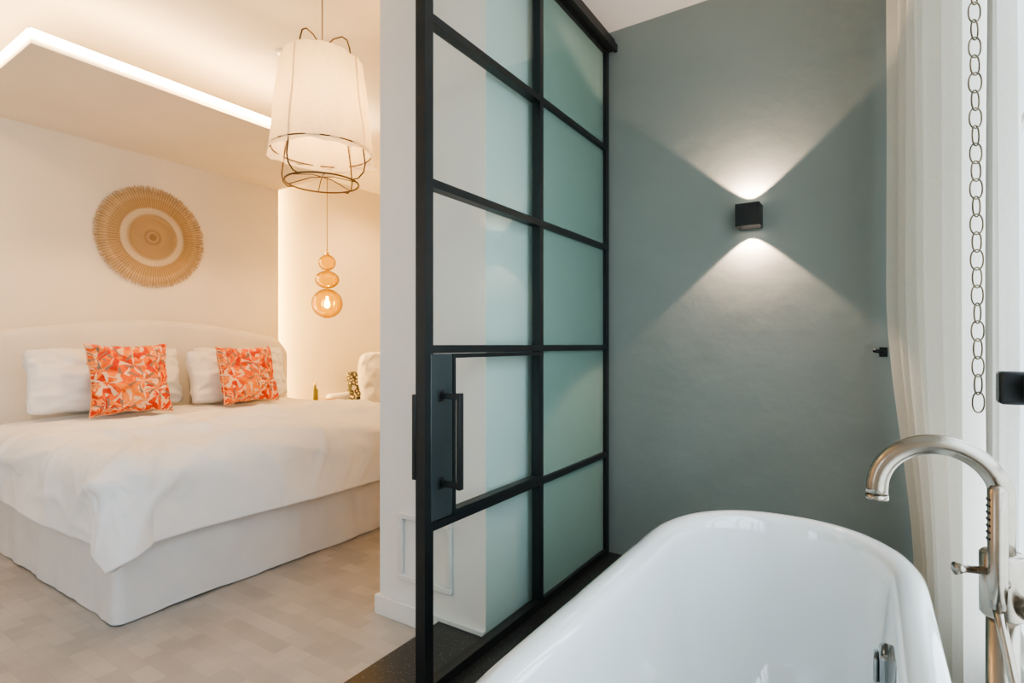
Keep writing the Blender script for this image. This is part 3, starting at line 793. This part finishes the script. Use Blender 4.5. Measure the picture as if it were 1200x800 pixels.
# ---------------------------------------------------------------- nightstand & items
ns = empty('nightstand', (-4.72, 3.62, 0), 'light oak nightstand beside the bed', 'nightstand')
box('tabletop', (-4.97, -4.47, 3.36, 3.90, .595, .62), M['wood'], parent=ns, bevel=.004)
box('cabinet_body', (-4.95, -4.50, 3.39, 3.87, .25, .595), M['wood'], parent=ns, bevel=.003)
box('drawer', (-4.50, -4.482, 3.41, 3.85, .41, .585), M['wood'], parent=ns, bevel=.003)
for x in (-4.93, -4.55):
    for y in (3.41, 3.82): box('leg', (x, x+.035, y, y+.035, 0, .25), M['wood'], parent=ns)
tr = empty('bottle', (-4.70, 3.55, .62), 'small olive glass bottle with brass cap on the nightstand', 'bottle')
lathe('bottle_body', (-4.70, 3.55, .62), [(0, .001), (.028, .001), (.03, .01), (.03, .12), (.012, .15), (.012, .17), (0, .17)], M['green_bottle'], n=24, cap=(False, False), parent=tr)
lathe('bottle_cap', (-4.70, 3.55, .79), [(0, 0), (.014, 0), (.014, .03), (0, .03)], M['gold'], n=20, cap=(False, False), parent=tr)
lathe('dish', (-4.62, 3.72, .621), [(0, 0), (.05, 0), (.08, .02), (.076, .022), (.045, .006), (0, .006)], M['gold'], n=32, cap=(False, False), label='shallow brass dish on the nightstand', cat='dish')
# armchair
ch = empty('armchair', (-4.55, 4.37, 0), 'white upholstered armchair near the recessed wall', 'armchair')
box('seat', (-4.90, -4.22, 4.02, 4.74, .14, .44), M['linen'], parent=ch, bevel=.05, seg=4)
box('backrest', (-5.04, -4.95, 3.93, 4.84, .14, .66), M['linen'], parent=ch, bevel=.04, seg=5)
box('armrest', (-4.92, -4.2, 3.93, 4.02, .14, .50), M['linen'], parent=ch, bevel=.04, seg=4)
box('armrest', (-4.92, -4.2, 4.74, 4.84, .14, .50), M['linen'], parent=ch, bevel=.04, seg=4)
for x in (-4.95, -4.27):
    for y in (3.96, 4.78): box('leg', (x, x+.04, y, y+.04, 0, .14), M['wood'], parent=ch)
pillow('floral_cushion', .36, .42, .12, M['floral'], (-4.74, 4.22, .505), 10, 0, 'dark floral cushion on the armchair', 'cushion', 'armchair cushions', seed=9, rnd=.1)
pillow('throw_pillow', .56, .66, .24, M['linen'], (-4.50, 4.30, .445), 8, 0, 'tall plump white pillow on the armchair', 'pillow', 'armchair cushions', seed=10, pinch=.48, k=-.03, rnd=.20)

# ---------------------------------------------------------------- lights & world
W = bpy.data.worlds.new('World'); S.world = W; W.use_nodes = True
bg = W.node_tree.nodes['Background']
wt = W.node_tree
tcw = N(wt, 'ShaderNodeTexCoord'); sw = N(wt, 'ShaderNodeSeparateXYZ'); wt.links.new(tcw.outputs['Generated'], sw.inputs[0])
rw = N(wt, 'ShaderNodeValToRGB'); rw.color_ramp.elements[0].position = .0; rw.color_ramp.elements[0].color = (.53, .60, .64, 1)
rw.color_ramp.elements[1].position = .5; rw.color_ramp.elements[1].color = (.71, .86, 1, 1)
wt.links.new(sw.outputs['Z'], rw.inputs['Fac']); wt.links.new(rw.outputs['Color'], bg.inputs['Color'])
bg.inputs['Strength'].default_value = 5.6
def portal(loc, rot, sx_, sy_):
    l = bpy.data.lights.new('window_portal', 'AREA'); l.shape = 'RECTANGLE'; l.size = sx_; l.size_y = sy_
    l.cycles.is_portal = True
    o = bpy.data.objects.new('window_portal', l); o.location = loc; o.rotation_euler = rot; COL.objects.link(o)
portal((XW+.15, (WY0+WY1)/2, (WZ0+WZ1)/2), (0, radians(90), 0), WZ1-WZ0, WY1-WY0)
portal(((a0+a1)/2, YN-.15, 1.4), (radians(90), 0, 0), a1-a0, 1.8)

# added fill spots that warm and brighten the bedroom, turned towards the bed wall
for (x, y, en, tl) in ((-3.2, .4, 65, 40), (-3.1, 2.1, 130, 44), (-4.2, 4.3, 130, 10)):
    dl = empty('fill_lamp', (x, y, CR-.012), 'round ceiling lamp added as warm fill for the bedroom', 'fill_lamp', 'bedroom fill lamps')
    lathe('fill_lamp_ring', (x, y, CR-.012), [(.03, .0), (.045, 0), (.047, .0115), (.03, .0115)], M['trim'], n=28, cap=(False, False), parent=dl)
    l = bpy.data.lights.new('fill_lamp_spot', 'SPOT'); l.energy = en; l.color = (1, .585, .25); l.spot_size = radians(135); l.spot_blend = 1; l.shadow_soft_size = .06
    o = bpy.data.objects.new('fill_lamp_spot', l); o.location = (x, y, CR-.03); o.rotation_euler = (0, radians(tl), 0); COL.objects.link(o)
    o.parent = dl; o.matrix_parent_inverse = Matrix.Translation(dl.location).inverted()

# ---------------------------------------------------------------- camera
cam = bpy.data.cameras.new('camera'); cam.sensor_width = 36; cam.lens = 19.2; cam.shift_y = 4/1200; cam.clip_start = .02
co = bpy.data.objects.new('camera', cam); co.location = (0, 0, H); co.rotation_euler = (radians(90), 0, radians(33.1)); COL.objects.link(co)
S.camera = co
